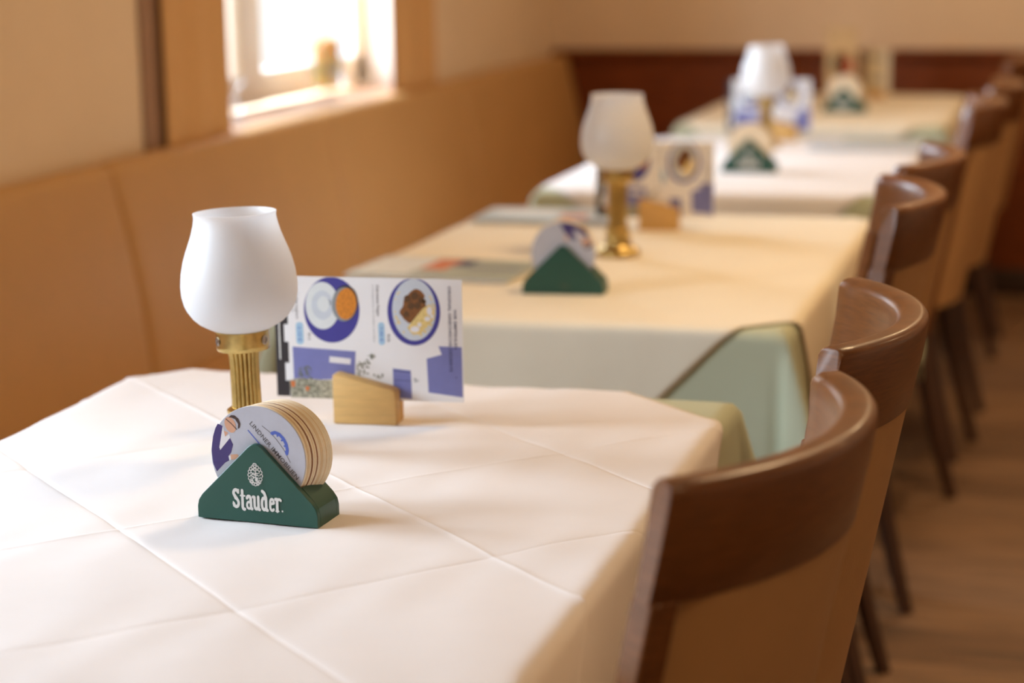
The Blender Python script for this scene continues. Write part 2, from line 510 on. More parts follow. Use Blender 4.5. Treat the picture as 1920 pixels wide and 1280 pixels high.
lab_u = ['sage green tablecloth under the white cloth of the nearest table', 'sage green tablecloth showing at the front corner of the second table',
         'sage green tablecloth under the white cloth of the third table', 'sage green tablecloth on the farthest table by the dark panelling']
lab_o = ['white overlay cloth with diagonal fold creases on the nearest table', 'cream overlay cloth laid diagonally on the second table from the camera',
         'white overlay cloth on the third table from the camera', 'cream overlay cloth on the farthest table']
rotO = radians(-42.5)
for i in range(4):
    t = tag(empty('dining_table', (TX, TY[i], 0)), 'wooden dining table under the cloths, %s from the camera' % ['first', 'second', 'third', 'fourth'][i], 'table', 'dining tables in a row')
    MB().box((-HX + .005, -HY + .005, .712), (HX - .005, HY - .005, .737)).build('table_top', M['darkwood'], t, bevel=.004)
    MB().box((-HX + .06, -HY + .06, .65), (HX - .06, HY - .06, .715)).build('apron', M['darkwood'], t)
    for sx in (-1, 1):
        for sy in (-1, 1):
            MB().loft([[(sx * (HX - .075) + a * w, sy * (HY - .075) + b * w, z) for a, b in ((-1, -1), (1, -1), (1, 1), (-1, 1))] for z, w in ((0, .02), (.715, .03))]).build('leg', M['darkwood'], t, smooth=0)
    u = tag(undercloth(i), lab_u[i], 'tablecloth', 'sage undercloths')
    size, off, n = [(1.315, (-.026, -.028), 170), (1.33, (.005, .015), 130), (1.33, (0, 0), 110), (1.33, (-.02, 0), 90)][i]
    o = tag(overlay(i, size, rotO if i == 0 else radians(-45), off, n, .285, .262, M['cloth'] if i in (0, 2) else M['cream']), lab_o[i], 'tablecloth', 'overlay cloths')
    for q, th in ((u, .0012), (o, .001)):
        sm = q.modifiers.new('thickness', 'SOLIDIFY')
        sm.thickness, sm.offset = th, -1

# ------------------------------------------------------------------ table lamps
def lamp(loc, ext, label, tilt=0):
    t = tag(empty('table_lamp', loc), label, 'lamp', 'brass table lamps with frosted shades')
    t.rotation_euler = (0, tilt, 0)
    z0 = .118 + ext
    MB().lathe([(.0, 0), (.040, 0), (.0405, .004), (.0395, .010), (.036, .013), (.030, .016), (.026, .020), (.0235, .026), (.023, .031), (.0245, .033), (.0245, .037), (.022, .039), (.0215, .044), (.023, .046), (.023, .049), (.0185, .052), (0, .052)], 48).build('base', M['brass'], t)
    NF = 20
    def flute(r, z, a):
        k = abs(sin(a * NF / 2))
        return r - .0030 * (1 - k ** .7)
    MB().lathe([(.0170, .05), (.0168, .07), (.0166, z0 - .02), (.0172, z0 - .008), (.0184, z0 + .001)], NF * 8, mod=flute).build('column', M['brass'], t, smooth=60)
    c = MB().lathe([(.012, z0), (.0288, z0), (.0301, z0 + .0015), (.0304, z0 + .006), (.0304, z0 + .0215), (.0295, z0 + .0225), (.029, z0 + .012), (.012, z0 + .012)], 64, closed=True).build('collar', M['brass'], t)
    for ph in (-13, -132, 107):
        a = radians(ph)
        s = MB().lathe([(0, 0), (.0052, 0), (.0055, .0006), (.0044, .0010), (.0034, .0008), (.003, -.0008), (0, -.0008)], 20).build('screw', M['steel'], c, loc=(.0305 * cos(a), .0305 * sin(a), z0 + .0125), rot=(0, pi / 2, a))
    # shade: closed glass wall, outer then inner profile
    zb = z0 + .0215
    H = .1345
    prof = [(.012, 0), (.026, .0004), (.032, .002), (.038, .005), (.0475, .0105), (.0543, .017), (.060, .0255), (.063, .0325), (.065, .042), (.0655, .053), (.064, .0675), (.061, .081), (.0577, .091), (.0537, .1013), (.050, .1115), (.0474, .121), (.0461, .128), (.0460, .1315), (.0468, .1345)]
    inner = [(r - .0022, z + (.002 if z < .03 else 0)) for r, z in prof]
    inner[-1] = (prof[-1][0] - .0016, H + .0003)
    MB().lathe([(r, zb + z) for r, z in prof] + [(r, zb + z) for r, z in inner[::-1]], 72, closed=True).build('lamp_shade', M['frosted'], t, smooth=60)
    MB().lathe([(0, z0 + .012), (.011, z0 + .012), (.011, z0 + .034), (.008, z0 + .036), (.014, z0 + .05), (.015, z0 + .08), (.009, z0 + .072), (0, z0 + .075)], 20).build('bulb', M['wax_white'], t)
    return t
lamp((-.905, 2.035, TZ), .0, 'brass table lamp with frosted shade on the nearest table, leaning slightly', radians(-1.4))
lamp((-.811, 3.49, TZ), .017, 'brass table lamp with frosted shade on the second table')
lamp((-.835, 5.36, TZ), .0, 'brass table lamp with frosted shade on the third table')

# ------------------------------------------------------------------ coaster holders
def tri_profile(k=1.):
    pts = [(-.067, .0), (-.067, .012), (-.0655, .0185), (-.061, .025)]
    pts += arc(0, .070, .0105, .0105, 135, 45, 6)
    pts += [(.061, .025), (.0655, .0185), (.067, .012), (.067, .0)]
    return pts
def stauder_mesh(w):
    """condensed heavy serif lettering, drawn letter by letter; unit = cap height"""
    mb = MB()
    st = .17
    def L(pts, wd=st): stroke(mb, pts, wd)
    x = 0
    L(arc(x + .22, .76, .15, .17, 20, 190, 10) + arc(x + .22, .50, .02, .02, 180, 180, 1)[:1] + [(x + .12, .66), (x + .32, .42)] + arc(x + .22, .26, .16, .19, 40, -170, 12), .17)
    mb.flat([(x + .34, .98), (x + .44, .98), (x + .44, .74), (x + .40, .74)]).flat([(x + .0, .34), (x + .05, .34), (x + .1, .06), (x + .0, .06)])
    x = .52
    L([(x + .12, .92), (x + .12, .1)] + arc(x + .22, .1, .1, .13, 180, 290, 6)); L([(x + .0, .66), (x + .28, .66)], .09)
    x = .86
    L([(x + .08, .56)] + arc(x + .2, .52, .12, .14, 160, 0, 8) + [(x + .33, .05), (x + .40, .03)]); L(arc(x + .2, .2, .13, .17, 70, 290, 10), .13)
    x = 1.34
    L([(x + .0, .64), (x + .09, .64), (x + .09, .2)] + arc(x + .2, .2, .11, .16, 180, 330, 8), .16); L([(x + .34, .66), (x + .34, .05), (x + .41, .03)])
    x = 1.84
    L(arc(x + .2, .34, .13, .3, 60, 300, 14), .16); L([(x + .12, .98), (x + .24, .9), (x + .34, .66), (x + .34, .05), (x + .42, .03)])
    x = 2.36
    L([(x + .1, .36), (x + .32, .42)] + arc(x + .21, .42, .12, .2, 0, 180, 8) + [(x + .09, .25)] + arc(x + .21, .22, .12, .18, 180, 320, 8), .14)
    x = 2.80
    L([(x + .0, .63), (x + .1, .63), (x + .1, .03)], .17); L([(x + .0, .03), (x + .2, .03)], .07); L(arc(x + .24, .5, .13, .14, 150, 40, 5), .14)
    L([(x + .43, .05), (x + .431, .05)], .1)
    k = w / 3.26
    mb.v = [(px * k - w / 2, py, pz * k * 1.18) for px, py, pz in mb.v]
    return mb
def crest_mesh():
    mb = MB()
    r = random.Random(4)
    u = .001
    for i in range(16):                       # ring of curled leaves
        a = 2 * pi * i / 16
        cx, cz = 8.0 * cos(a), 11.0 * sin(a)
        stroke(mb, [(p[0] * u, p[1] * u) for p in arc(cx, cz, 1.9, 2.0, math.degrees(a) - 60, math.degrees(a) + 190, 8)], .0010)
    for cx, cz, rr in ((0, 12.6, 2.6), (-3, 5, 2.4), (3.2, 5, 2.3), (0, -6, 3.6), (-2.6, 0, 1.8), (3, -1, 1.9), (0, 7.5, 1.6), (-4, -8, 1.8), (4.4, -9, 1.8)):
        stroke(mb, [(p[0] * u, p[1] * u) for p in arc(cx, cz, rr, rr, 20, 310, 10)], .0012)
    mb.flat([(x * u, z * u) for x, z in ell(1.2, -5.5, 2.0, 2.4, 12)])
    mb.flat([(x * u, z * u) for x, z in ell(0, 1.5, 1.3, 2.2, 12)])
    mb.v = [(x * .82, y, z * .82) for x, y, z in mb.v]
    return mb
CR, CZ = .0525, .0655
HOLD_D = .05
hm = {}
hm['face'] = MB().prism(tri_profile(), 0, .0065).mesh('face_plate', bevel=.0005, seg=1)
hm['back'] = MB().prism(tri_profile(), HOLD_D - .0065, HOLD_D).mesh('back_plate', bevel=.0005, seg=1)
body = [(-.067, 0), (-.067, .012), (-.0655, .0185), (-.061, .025), (-.048, .0385)]
body += [(CR * 1.04 * cos(radians(a)), CZ + CR * 1.04 * sin(radians(a))) for a in range(210, 331, 10)]
body += [(.048, .0385), (.061, .025), (.0655, .0185), (.067, .012), (.067, 0)]
hm['body'] = MB().prism(body, .0065, HOLD_D - .0065).mesh('body', smooth=20)
hm['word'] = stauder_mesh(.056).mesh('wordmark', smooth=0, fix=False)
hm['crest'] = crest_mesh().mesh('crest', smooth=0, fix=False)
hm['mark'] = stauder_mesh(.016).mesh('worn_mark', smooth=0, fix=False)
for k in ('face', 'back', 'body'): hm[k].materials.append(M['green'])
hm['word'].materials.append(M['print_white']); hm['crest'].materials.append(M['print_white']); hm['mark'].materials.append(M['print_dull'])
def holder(loc, rz, label, front=True):
    t = tag(empty('coaster_holder', loc, rz), label, 'coaster holder', 'green coaster holders')
    f = link('face_plate', hm['face'], None, t)
    link('back_plate', hm['back'], None, t)
    link('body', hm['body'], None, t)
    if front:
        link('wordmark', hm['word'], None, f, (.0015, -.0003, .0135))['label'] = 'white lettering'
        link('crest', hm['crest'], None, f, (.0, -.0003, .049))['label'] = 'white crest'
    else:
        link('worn_mark', hm['mark'], None, f, (.004, -.0003, .012))
    return t
# printed coaster face (traced flat print), local xz plane, 1 unit = z px of the enlarged photo
cb = [MB().lathe([(0, 0), (CR - .0002, 0), (CR, .0002), (CR, .00148), (CR - .0002, .00168), (0, .00168)], 56) for _ in range(1)][0]
cb.v = [(x, z, y) for x, y, z in cb.v]           # disc axis along y
cmesh = {}
for k in ('board', 'board_b', 'board_c', 'board_grey'):
    cmesh[k] = cb.mesh('coaster', smooth=30)
    cmesh[k].materials.append(M[k])
def cpx(pts): return [((x - 562) * .0001155, (592 - y) * .0001127) for x, y in pts]
def coaster_print(t, y, sgn=1, rot=0, man_only=False):
    def part(name, m, polys, d):
        mb = MB()
        for p in polys:
            mb.flat([(a * cos(rot) - b * sin(rot), a * sin(rot) + b * cos(rot)) for a, b in cpx(p)], y - d)
        mb.build(name, M[m], t, smooth=0, fix=False)
    part('printed_jacket', 'p_jacket', [[(185, 310), (232, 328), (212, 430), (192, 555), (262, 440), (300, 436), (326, 490), (304, 566), (276, 600), (282, 640), (242, 662), (155, 752), (122, 680), (112, 560), (132, 430), (160, 350)]], .00003)
    part('printed_shirt', 'p_shirt', [[(232, 328), (252, 425), (292, 398), (300, 430), (200, 548), (190, 528)], [(276, 600), (300, 590), (300, 635), (282, 640)]], .00008)
    part('printed_face', 'p_skin', [ell(306, 312, 52, 74, 20, -.35), [(296, 585), (365, 575), (380, 600), (340, 625), (300, 632)], [(240, 370), (285, 385), (252, 425)]], .00012)
    part('printed_hair', 'p_hair', [[(292, 245), (318, 222), (352, 222), (388, 250), (405, 292), (398, 330), (378, 345), (384, 300), (356, 258), (320, 246)]], .00016)
    mb = MB()
    stroke(mb, [(a * cos(rot) - b * sin(rot), a * sin(rot) + b * cos(rot)) for a, b in cpx([(268, 262), (318, 300), (366, 348)])], .0009, y - .0002)
    mb.build('printed_glasses', M['p_hair'], t, smooth=0, fix=False)
    if man_only: return
    mb = MB()
    x0, z0 = cpx([(492, 290)])[0]
    text_fit(mb, 'LINDNER IMMOBILIEN', x0, z0, .0735, .0046, radians(-47), y - .00005, .012)
    mb.build('printed_name', M['p_text'], t, smooth=0, fix=False)
    mb = MB()
    x0, z0 = cpx([(478, 350)])[0]
    stroke(mb, [(x0, z0), (x0 + .015, z0 - .0161)], .0012, y - .00005)
    mb.build('printed_line', M['p_cobalt'], t, smooth=0, fix=False)
    mb = MB()
    pts = cpx([(706, 360), (735, 350), (775, 362), (815, 400), (840, 450), (848, 500), (842, 535)])
    stroke(mb, pts, .0034, y - .00005)
    for a, b in pts[1:-1]:
        mb.flat(ell(a - .0019, b - .0019, .0011, .0011, 8), y - .00008)
    mb.build('printed_gear', M['p_cobalt'], t, smooth=0, fix=False)
    mb = MB()
    stroke(mb, cpx([(615, 300), (680, 345), (750, 415), (815, 500), (872, 612)]), .0006, y - .00005)
    mb.build('printed_arc', M['p_text'], t, smooth=0, fix=False)
def coasters(loc, rz, n, depth, drift, where, printed=True, group=None, rot=0, man_only=False, front='board_grey'):
    rs = random.Random(int(loc[1] * 100))
    R = Matrix.Rotation(rz, 3, 'Z')
    for i in range(n):
        f = i / max(1, n - 1)
        k = front if i == 0 else ('board_b' if i in (5, 9) and n > 12 else 'board_c' if i in (2, 3, 7, 12, 13, 16) else 'board')
        dz = 0 if i == 0 else rs.uniform(0, .0003)
        off = R @ Vector((drift * f + (rs.uniform(-.0003, .0003) if i else 0), .0068 + (depth - .0018) * f, CZ + dz))
        p = Vector(loc) + off
        if i == 0 and printed:
            t = tag(empty('coaster', p, rz), 'round printed coaster in front of the stack %s' % where, 'coaster', group)
            link('disc', cmesh[k], None, t)
            coaster_print(t, -.00005, rot=rot, man_only=man_only)
        else:
            t = link('coaster', cmesh[k], None, None, p, (0, 0, rz))
            lab = 'pale round cardboard coaster stacked upright %s' % where
            if k == 'board_b': lab = '%s brown-edged round coaster in the upright stack %s' % ('front' if i == 5 else 'rear', where)
            if i == 0: lab = 'plain pale coaster at the front of the stack %s' % where
            tag(t, lab, 'coaster', group)
h1 = (-.782, 1.769, TZ)
holder(h1, radians(-4.3), 'green triangular coaster holder with white lettering on the nearest table')
coasters(h1, radians(-4.3), 21, .0365, .0125, 'in the holder on the nearest table', group='coasters on the nearest table')
h2 = (-.8075, 3.078, TZ)
holder(h2, radians(4), 'dark green triangular coaster holder with blank face on the second table', False)
coasters(h2, radians(4), 8, .0365, -.004, 'in the holder on the second table', group='coasters on the second table', rot=radians(-105), man_only=True)
h3 = (-.787, 4.79, TZ)
holder(h3, radians(3), 'green coaster holder with white lettering on the third table')
coasters(h3, radians(3), 8, .0365, .003, 'in the holder on the third table', printed=False, group='coasters on the third table', front='board')
h4 = (-.757, 6.455, TZ)
holder(h4, radians(-8), 'small green coaster holder on the farthest table')
coasters(h4, radians(-8), 8, .0365, .003, 'in the holder on the farthest table', printed=False, group='coasters on the farthest table', front='board')

# ------------------------------------------------------------------ menu cards in oak blocks
def cardpt(x, y):
    """enlarged-photo pixel on the card -> card plane metres (x from card centre, z from card foot)"""
    # affine frame of the card: left edge x=33..47, right edge 1655..1675, top 47..128, foot 1120..1240
    u = (x - (47 - 14 * (y - 47) / 1073)) / 1625
    top, foot = 47 + 81 * u, 1120 + 120 * u
    v = (y - top) / (foot - top)
    return (u - .5) * .234, (1 - v) * .149
def cp(pts): return [cardpt(*p) for p in pts]
CARD = {}
def card_part(name, m, fn, y):
    mb = MB()
    fn(mb, y)
    me = mb.mesh(name, smooth=0, fix=False)
    me.materials.append(M[m])
    CARD.setdefault('parts', []).append((name, me))
def fl(*polys):
    def f(mb, y):
        for p in polys: mb.flat(cp(p), y)
    return f
def tx(*items):
    def f(mb, y):
        for body, x, ya, yb, h, bold in items:
            x0, z0 = cardpt(x, ya)
            x1, z1 = cardpt(x, yb)
            text_fit(mb, body, x0, z0, z0 - z1, h, -pi / 2, y, bold)
    return f
def clip(pts, top):
    return [(x, max(y, top + .05 * (x - 47))) for x, y in pts]
Y1, Y2, Y3, Y4, Y5 = -.00008, -.00014, -.0002, -.00026, -.00032
card_part('printed_oval', 'p_blue', fl(clip(ell(548, 365, 242, 293), 50)), Y1)
card_part('printed_oval', 'p_blue', fl(clip(ell(1255, 405, 226, 302), 50)), Y1)
card_part('printed_plate', 'p_pale', fl(ell(470, 325, 148, 210)), Y2)
card_part('printed_plate', 'p_plate', fl(ell(1258, 387, 187, 276)), Y2)
card_part('printed_glass_foot', 'p_plate', fl(ell(470, 320, 95, 130), ell(520, 300, 30, 30)), Y3)
card_part('printed_glass_ring', 'p_pale', fl(ell(478, 310, 52, 70)), Y4)
card_part('printed_bowl_rim', 'p_black', fl(ell(668, 310, 112, 162, 40, .1)), Y3)
card_part('printed_bowl_glass', 'p_grey', fl(ell(660, 318, 108, 152, 40, .1)), Y4)
card_part('printed_dessert', 'p_orange', fl(ell(676, 315, 90, 140, 40, .1)), Y5)
card_part('printed_sauce', 'p_brown', fl([(1252 + (104 + 9 * sin(5 * a) + 6 * sin(9 * a)) * cos(a) - 22 * sin(a), 352 + (142 + 10 * cos(4 * a)) * sin(a) - 22 * cos(a)) for a in (2 * pi * q / 48 for q in range(48))]), Y3)
M['p_fig'] = mat('ink_fig_slices', srgb(104, 70, 34), .5, var=.6, scale=500)
for fx, fy, fr in ((1205, 285, 30), (1268, 262, 32), (1320, 300, 26), (1235, 350, 30), (1290, 350, 28), (1190, 425, 26), (1345, 315, 20)):
    card_part('printed_fig', 'p_fig', fl(ell(fx, fy, fr, fr * 1.1, 12)), -.00023)
card_part('printed_cream', 'p_cream', fl([(1330, 380), (1390, 340), (1436, 400), (1430, 470), (1385, 520), (1345, 560), (1300, 612), (1230, 598), (1195, 545), (1230, 500), (1280, 440)]), Y4)
def crumbs(mb, y):
    r = random.Random(3)
    for i in range(34):
        a = r.uniform(radians(130), radians(400))
        k = r.uniform(.82, .95)
        mb.flat(cp(ell(1258 + 187 * k * cos(a), 387 - 276 * k * sin(a) * .92, r.uniform(5, 11), r.uniform(6, 12), 7)), y)
card_part('printed_garnish', 'p_cream', crumbs, Y3)
def whites(mb, y):
    for x, yy, a, b in ((1390, 400, 24, 40), (1370, 470, 26, 22), (1260, 560, 40, 28), (1300, 520, 18, 20), (1410, 450, 14, 20)): mb.flat(cp(ell(x, yy, a, b, 14)), y)
card_part('printed_ice_cream', 'p_shirt', whites, Y5)
card_part('printed_door', 'p_lilac', fl([(190, 680), (740, 742), (722, 985), (190, 985)]), Y1)
card_part('printed_vent', 'p_shirt', fl([(512, 778), (696, 806), (690, 858), (506, 832)]), Y2)
card_part('printed_house', 'p_lilac', fl([(1455, 720), (1652, 735), (1648, 1192), (1356, 1136), (1350, 828), (1480, 796)]), Y1)
card_part('printed_shutter', 'p_lilac', fl([(1056, 906), (1210, 932), (1212, 1190), (1056, 1170)]), Y1)
card_part('printed_shutter_line', 'p_navy', fl([(1058, 922), (1208, 946), (1208, 952), (1058, 928)], [(1058, 1010), (1210, 1024), (1210, 1028), (1058, 1014)]), Y2)
card_part('printed_plants', 'p_pot', fl([(150, 980), (235, 960), (460, 990), (700, 990), (700, 1180), (470, 1158), (155, 1136)]), Y2)
def leaves(mb, y):
    r = random.Random(9)
    for cx, cy, sx, sy, n in ((800, 900, 55, 60, 34), (870, 800, 34, 26, 12), (290, 930, 55, 70, 40), (930, 975, 40, 14, 8), (300, 1060, 110, 50, 40)):
        for i in range(n):
            mb.flat(cp(ell(cx + r.uniform(-sx, sx), cy + r.uniform(-sy, sy), r.uniform(7, 14), r.uniform(4, 8), 7, r.uniform(0, 3))), y)
card_part('printed_leaves', 'p_leaf', leaves, Y3)
card_part('printed_pots', 'p_orange2', fl([(160, 985), (198, 990), (194, 1042), (164, 1040)], [(288, 1040), (325, 1046), (312, 1082), (290, 1078)]), Y4)
card_part('printed_vane', 'p_grey', fl([(1230, 1005), (1262, 1010), (1262, 1016), (1230, 1012)], [(1235, 1028), (1278, 1022), (1278, 1028), (1240, 1036)], [(1244, 1000), (1250, 1000), (1250, 1040), (1244, 1040)]), Y2)
card_part('printed_dot', 'p_navy', fl(ell(1598, 1008, 5, 6, 8)), Y2)
card_part('printed_price_pill', 'p_sky', fl(rrect(945, 490, 998, 692, 24)), Y1)
card_part('printed_price_pill', 'p_sky', fl(rrect(228, 465, 292, 662, 28)), Y1)
card_part('printed_heading', 'p_navy', tx(('WIR EMPFEHLEN', 1594, 392, 752, .0037, .012), ('ORIGINAL GRIECHISCHE DESSERTS', 1552, 184, 955, .0037, .012)), Y3)
card_part('printed_dish_name', 'p_text', tx(('Gebratene Feigen', 942, 155, 432, .0034, .012), ('Griechischer Joghurt', 238, 110, 434, .0034, .012), ('910', 1020, 596, 664, .0034, .02), ('911', 331, 560, 622, .0034, .02)), Y2)
card_part('printed_small_text', 'p_grey', tx(('in Orangensauce mit Vanilleeis und Sahne', 906, 155, 664, .0024, 0), ('mit Walnuß und Honig', 207, 105, 370, .0024, 0)), Y2)
card_part('printed_price', 'p_cobalt', tx(('7,00 €', 958, 530, 662, .0042, 0), ('6,10 €', 246, 505, 635, .0042, 0)), Y3)
sheet = MB().box((-.100, 0, 0), (.117, .0005, .149)).mesh('front_page', smooth=0)
sheet.materials.append(M['paper'])
backp = MB().box((-.117, .0012, .0005), (.1165, .0017, .1485)).mesh('back_page', smooth=0)
backp.materials.append(M['p_black'])
bx = MB().box((-.117 + .0115, .0009, .068), (-.099, .00115, .0895)).box((-.117 + .0115, .0009, .020), (-.099, .00115, .042)).mesh('back_page_label', smooth=0)
bx.materials.append(M['paper'])
mbt = MB()
mbt.flat(rrect(-.1125, .046, -.1108, .098, .0006), .00095)
btxt = mbt.mesh('back_page_text', smooth=0, fix=False)
btxt.materials.append(M['print_white'])
def menu_card(loc, rz, label, lean=0):
    t = tag(empty('menu_card', loc), label, 'menu card', 'menu cards standing in oak blocks')
    t.rotation_euler = (lean, 0, rz)
    f = link('front_page', sheet, None, t)
    b = link('back_page', backp, None, t)
    link('back_page_label', bx, None, b)
    link('back_page_text', btxt, None, b)
    for n, me in CARD['parts']: link(n, me, None, f)
    return t
# oak block: sloping top, slot for the card
blk = [MB().prism([(-.039, 0), (.039, 0), (.039, .040), (.035, .0435), (-.034, .0605), (-.039, .0595)], a, b) for a, b in ((0, .0215), (.0245, .0365))]
blkm = [m.mesh('block_half', bevel=.0012, seg=2) for m in blk]
bot = MB().box((-.038, .0215, .001), (.038, .0245, .010)).mesh('slot_floor', smooth=0)
for m in blkm + [bot]: m.materials.append(M['oak'])
def block(loc, rz, label):
    t = tag(empty('card_block', loc, rz), label, 'card holder', 'oak card holder blocks')
    for m in blkm: link('block_half', m, None, t)
    link('slot_floor', bot, None, t)
    return t
def card_set(bx_, by, rz, n, dx=0., lift=.0):
    block((bx_, by, TZ), rz, 'oak block with sloping top holding the menu card on the %s' % n)
    v = Matrix.Rotation(rz, 3, 'Z') @ Vector((dx, .0222, 0))
    menu_card((bx_ + v.x, by + v.y, TZ + .0115 + lift), rz, 'landscape dessert menu card with blue plates standing on the %s' % n)
card_set(-.818, 2.178, radians(4), 'nearest table', .0005, .0145)
card_set(-.8025, 3.803, radians(4), 'second table', -.010, .012)
card_set(-.815, 5.535, radians(3), 'third table', -.042, .01)

# tall card and small card on the farthest table
t = tag(empty('menu_card', (-.815, 6.88, TZ), radians(3)), 'tall beige menu card with a dish picture on the farthest table', 'menu card', 'cards on the farthest table')
MB().box((-.053, 0, .002), (.053, .0012, .252)).build('front_page', mat('beige_card', srgb(216, 190, 148), .6, var=.04, scale=20), t, smooth=0)
MB().flat(ell(-.002, .125, .034, .045, 24), -.0003).build('printed_dish', M['p_brown'], t, smooth=0, fix=False)
MB().flat(ell(.024, .122, .014, .024, 16), -.0006).build('printed_tomato', M['p_red'], t, smooth=0, fix=False)
MB().flat(ell(-.024, .13, .012, .03, 16), -.0006).build('printed_herbs', M['p_leaf'], t, smooth=0, fix=False)
MB().box((-.035, -.02, 0), (.035, -.002, .012)).box((-.035, .004, 0), (.035, .022, .012)).build('foot', M['oak'], t, bevel=.001)
t = tag(empty('menu_card', (-.705, 7.0, TZ), radians(-14)), 'small cream card with grey lettering on the farthest table', 'menu card', 'cards on the farthest table')
MB().box((-.045, 0, .012), (.045, .0012, .172)).build('front_page', mat('cream_card', srgb(226, 214, 186), .6, var=.04, scale=20), t, smooth=0)
for k, (a, b, z) in enumerate(((-.036, .0, .146), (-.036, .02, .136), (-.03, .012, .07), (-.026, .016, .058))):
    MB().flat(rrect(a, z, b, z + .006, .002), -.0003).build('printed_line', M['p_grey'], t, smooth=0, fix=False)
MB().box((-.03, -.014, 0), (.03, -.001, .03)).box((-.03, .0025, 0), (.03, .016, .03)).build('foot', M['oak'], t, bevel=.001)

# ------------------------------------------------------------------ menus lying on the tables
def folder(loc, rz, w, d, label, cover, blocks):
    t = tag(empty('menu_folder', loc, rz), label, 'menu', 'menus lying on the tables')
    MB().box((-w / 2, -d / 2, 0), (w / 2, d / 2, .0035)).build('pages', M['paper'], t, bevel=.0005, seg=1)
    MB().box((-w / 2 - .001, -d / 2 - .001, .0036), (w / 2 + .001, d / 2 + .001, .0044)).build('cover', cover, t, smooth=0)
    for nm, m, x0, y0, x1, y1 in blocks:
        MB().box((x0 * w, y0 * d, .0044), (x1 * w, y1 * d, .0047)).build(nm, M[m], t, smooth=0)
cv = mat('menu_cover_green', srgb(176, 190, 182), .35, var=.3, scale=9, stretch=(1, 3, 1))
cv2 = mat('menu_cover_pale', srgb(200, 214, 220), .35, var=.15, scale=9)
cv3 = mat('menu_cover_white', srgb(222, 226, 232), .35, var=.06, scale=9)
folder((-1.065, 3.255, TZ + .003), radians(-3), .297, .2, 'greenish picture menu lying near the bench on the second table', cv,
       [('printed_sunset', 'p_orange2', -.13, -.12, .02, .42), ('printed_sea', 'p_navy', .02, .1, .12, .42), ('printed_sky', 'p_pale', -.48, -.4, -.14, .46), ('printed_shore', 'p_grey', .14, -.05, .46, .12)])
folder((-1.06, 3.935, TZ + .003), radians(2), .285, .2, 'pale blue picture menu lying at the back of the second table', cv2,
       [('printed_sky', 'p_sky', -.46, -.44, .3, -.3), ('printed_roof', 'p_orange2', .1, -.2, .3, .05), ('printed_wall', 'p_pale', -.4, -.1, .05, .4)])
folder((-.575, 5.44, TZ + .003), radians(5), .30, .29, 'white menu with blue border lying by the chairs on the third table', cv3,
       [('printed_border', 'p_sky', -.49, -.49, .49, -.36), ('printed_band', 'p_teal', -.2, .2, .48, .44)])

# ------------------------------------------------------------------ curtains and things on the sill
def curtain(y0, y1, x, z0, z1, ph, m, label, n=2.2, depth=.018):
    rows = []
    N, K = 40, 14
    for side in (0, 1):
        g = []
        for j in range(K + 1):
            r = []
            for i in range(N + 1):
                f = i / N
                zb = z0 + (.02 * max(0, 1 - f / .12) ** 2 if side >= 0 else 0)
                z = zb + (z1 - zb) * j / K
                r.append((x + depth * sin(f * n * 2 * pi + ph) * (1 - .25 * j / K) - side * .004, y0 + (y1 - y0) * f, z))
            g.append(r)
        rows.append(g)
    mb = MB()
    mb.grid(rows[0]).grid([r[::-1] for r in rows[1]])
    o = mb.build('curtain', m, None, smooth=180, fix=False)
    return tag(o, label, 'curtain', 'window curtains')
curtain(4.035, 4.375, -1.9625, .85, 2.1, .6, M['linen'], 'brown linen curtain left of the window, nearest the camera', depth=.006)
curtain(5.535, 5.955, -1.9625, .85, 2.1, 2.0, M['linen'], 'brown linen curtain right of the window, farther away', depth=.006)
curtain(3.955, 4.30, -1.9755, .85, 2.085, 1., M['shade_strip'], 'dark brown sheet standing in for the shade beside the near linen curtain', depth=.0005)  # not a real drape: added sheet, its colour stands for shade by the curtain
tag(MB().lathe([(0, -1.15), (.011, -1.15), (.011, 1.15), (0, 1.15)], 16).build('curtain_rod', M['brass'], None, loc=(-1.95, 5.0, 2.1), rot=(pi / 2, 0, 0)), 'thin brass curtain rod above the window', 'curtain rod')
# candle in a glass hurricane
t = tag(empty('candle_glass', (-2.06, 5.27, SILL)), 'yellow two-tone pillar candle in a clear footed glass on the windowsill', 'candle')
MB().lathe([(0, 0), (.045, 0), (.045, .006), (.014, .014), (.012, .03), (.03, .04), (.0, .042)], 32).build('foot', M['clear'], t)
MB().lathe([(.04, .042), (.055, .055), (.06, .09), (.058, .2), (.062, .3), (.060, .3), (.056, .2), (.058, .09), (.053, .057), (.039, .044)], 32, closed=True).build('glass', M['clear'], t)
MB().lathe([(0, .0445), (.036, .0445), (.036, .088), (0, .088)], 28).build('candle_base', M['wax'], t)
MB().lathe([(0, .088), (.0365, .088), (.0365, .1), (0, .1)], 28).build('candle_band', M['wax_dark'], t)
MB().lathe([(0, .1), (.036, .1), (.0355, .173), (.027, .176), (0, .171)], 28).build('candle_top', M['wax'], t)
MB().lathe([(0, .171), (.001, .171), (.001, .185), (0, .185)], 8).build('wick', M['p_black'], t)
# crystal candlestick with a white candle
t = tag(empty('candlestick', (-2.06, 4.63, SILL)), 'clear glass candlestick with thick white candle beside the near curtain', 'candlestick')
MB().lathe([(0, 0), (.035, 0), (.036, .005), (.02, .012), (.012, .02), (.018, .03), (.024, .042), (.018, .054), (.01, .062), (.01, .085), (.022, .1), (.026, .115), (.0, .115)], 32).build('stem', M['clear'], t)
MB().lathe([(0, .115), (.021, .115), (.0225, .3), (.021, .37), (0, .372)], 28).build('candle', M['wax_white'], t)
MB().lathe([(0, .371), (.001, .371), (.001, .385), (0, .385)], 8).build('wick', M['p_black'], t)

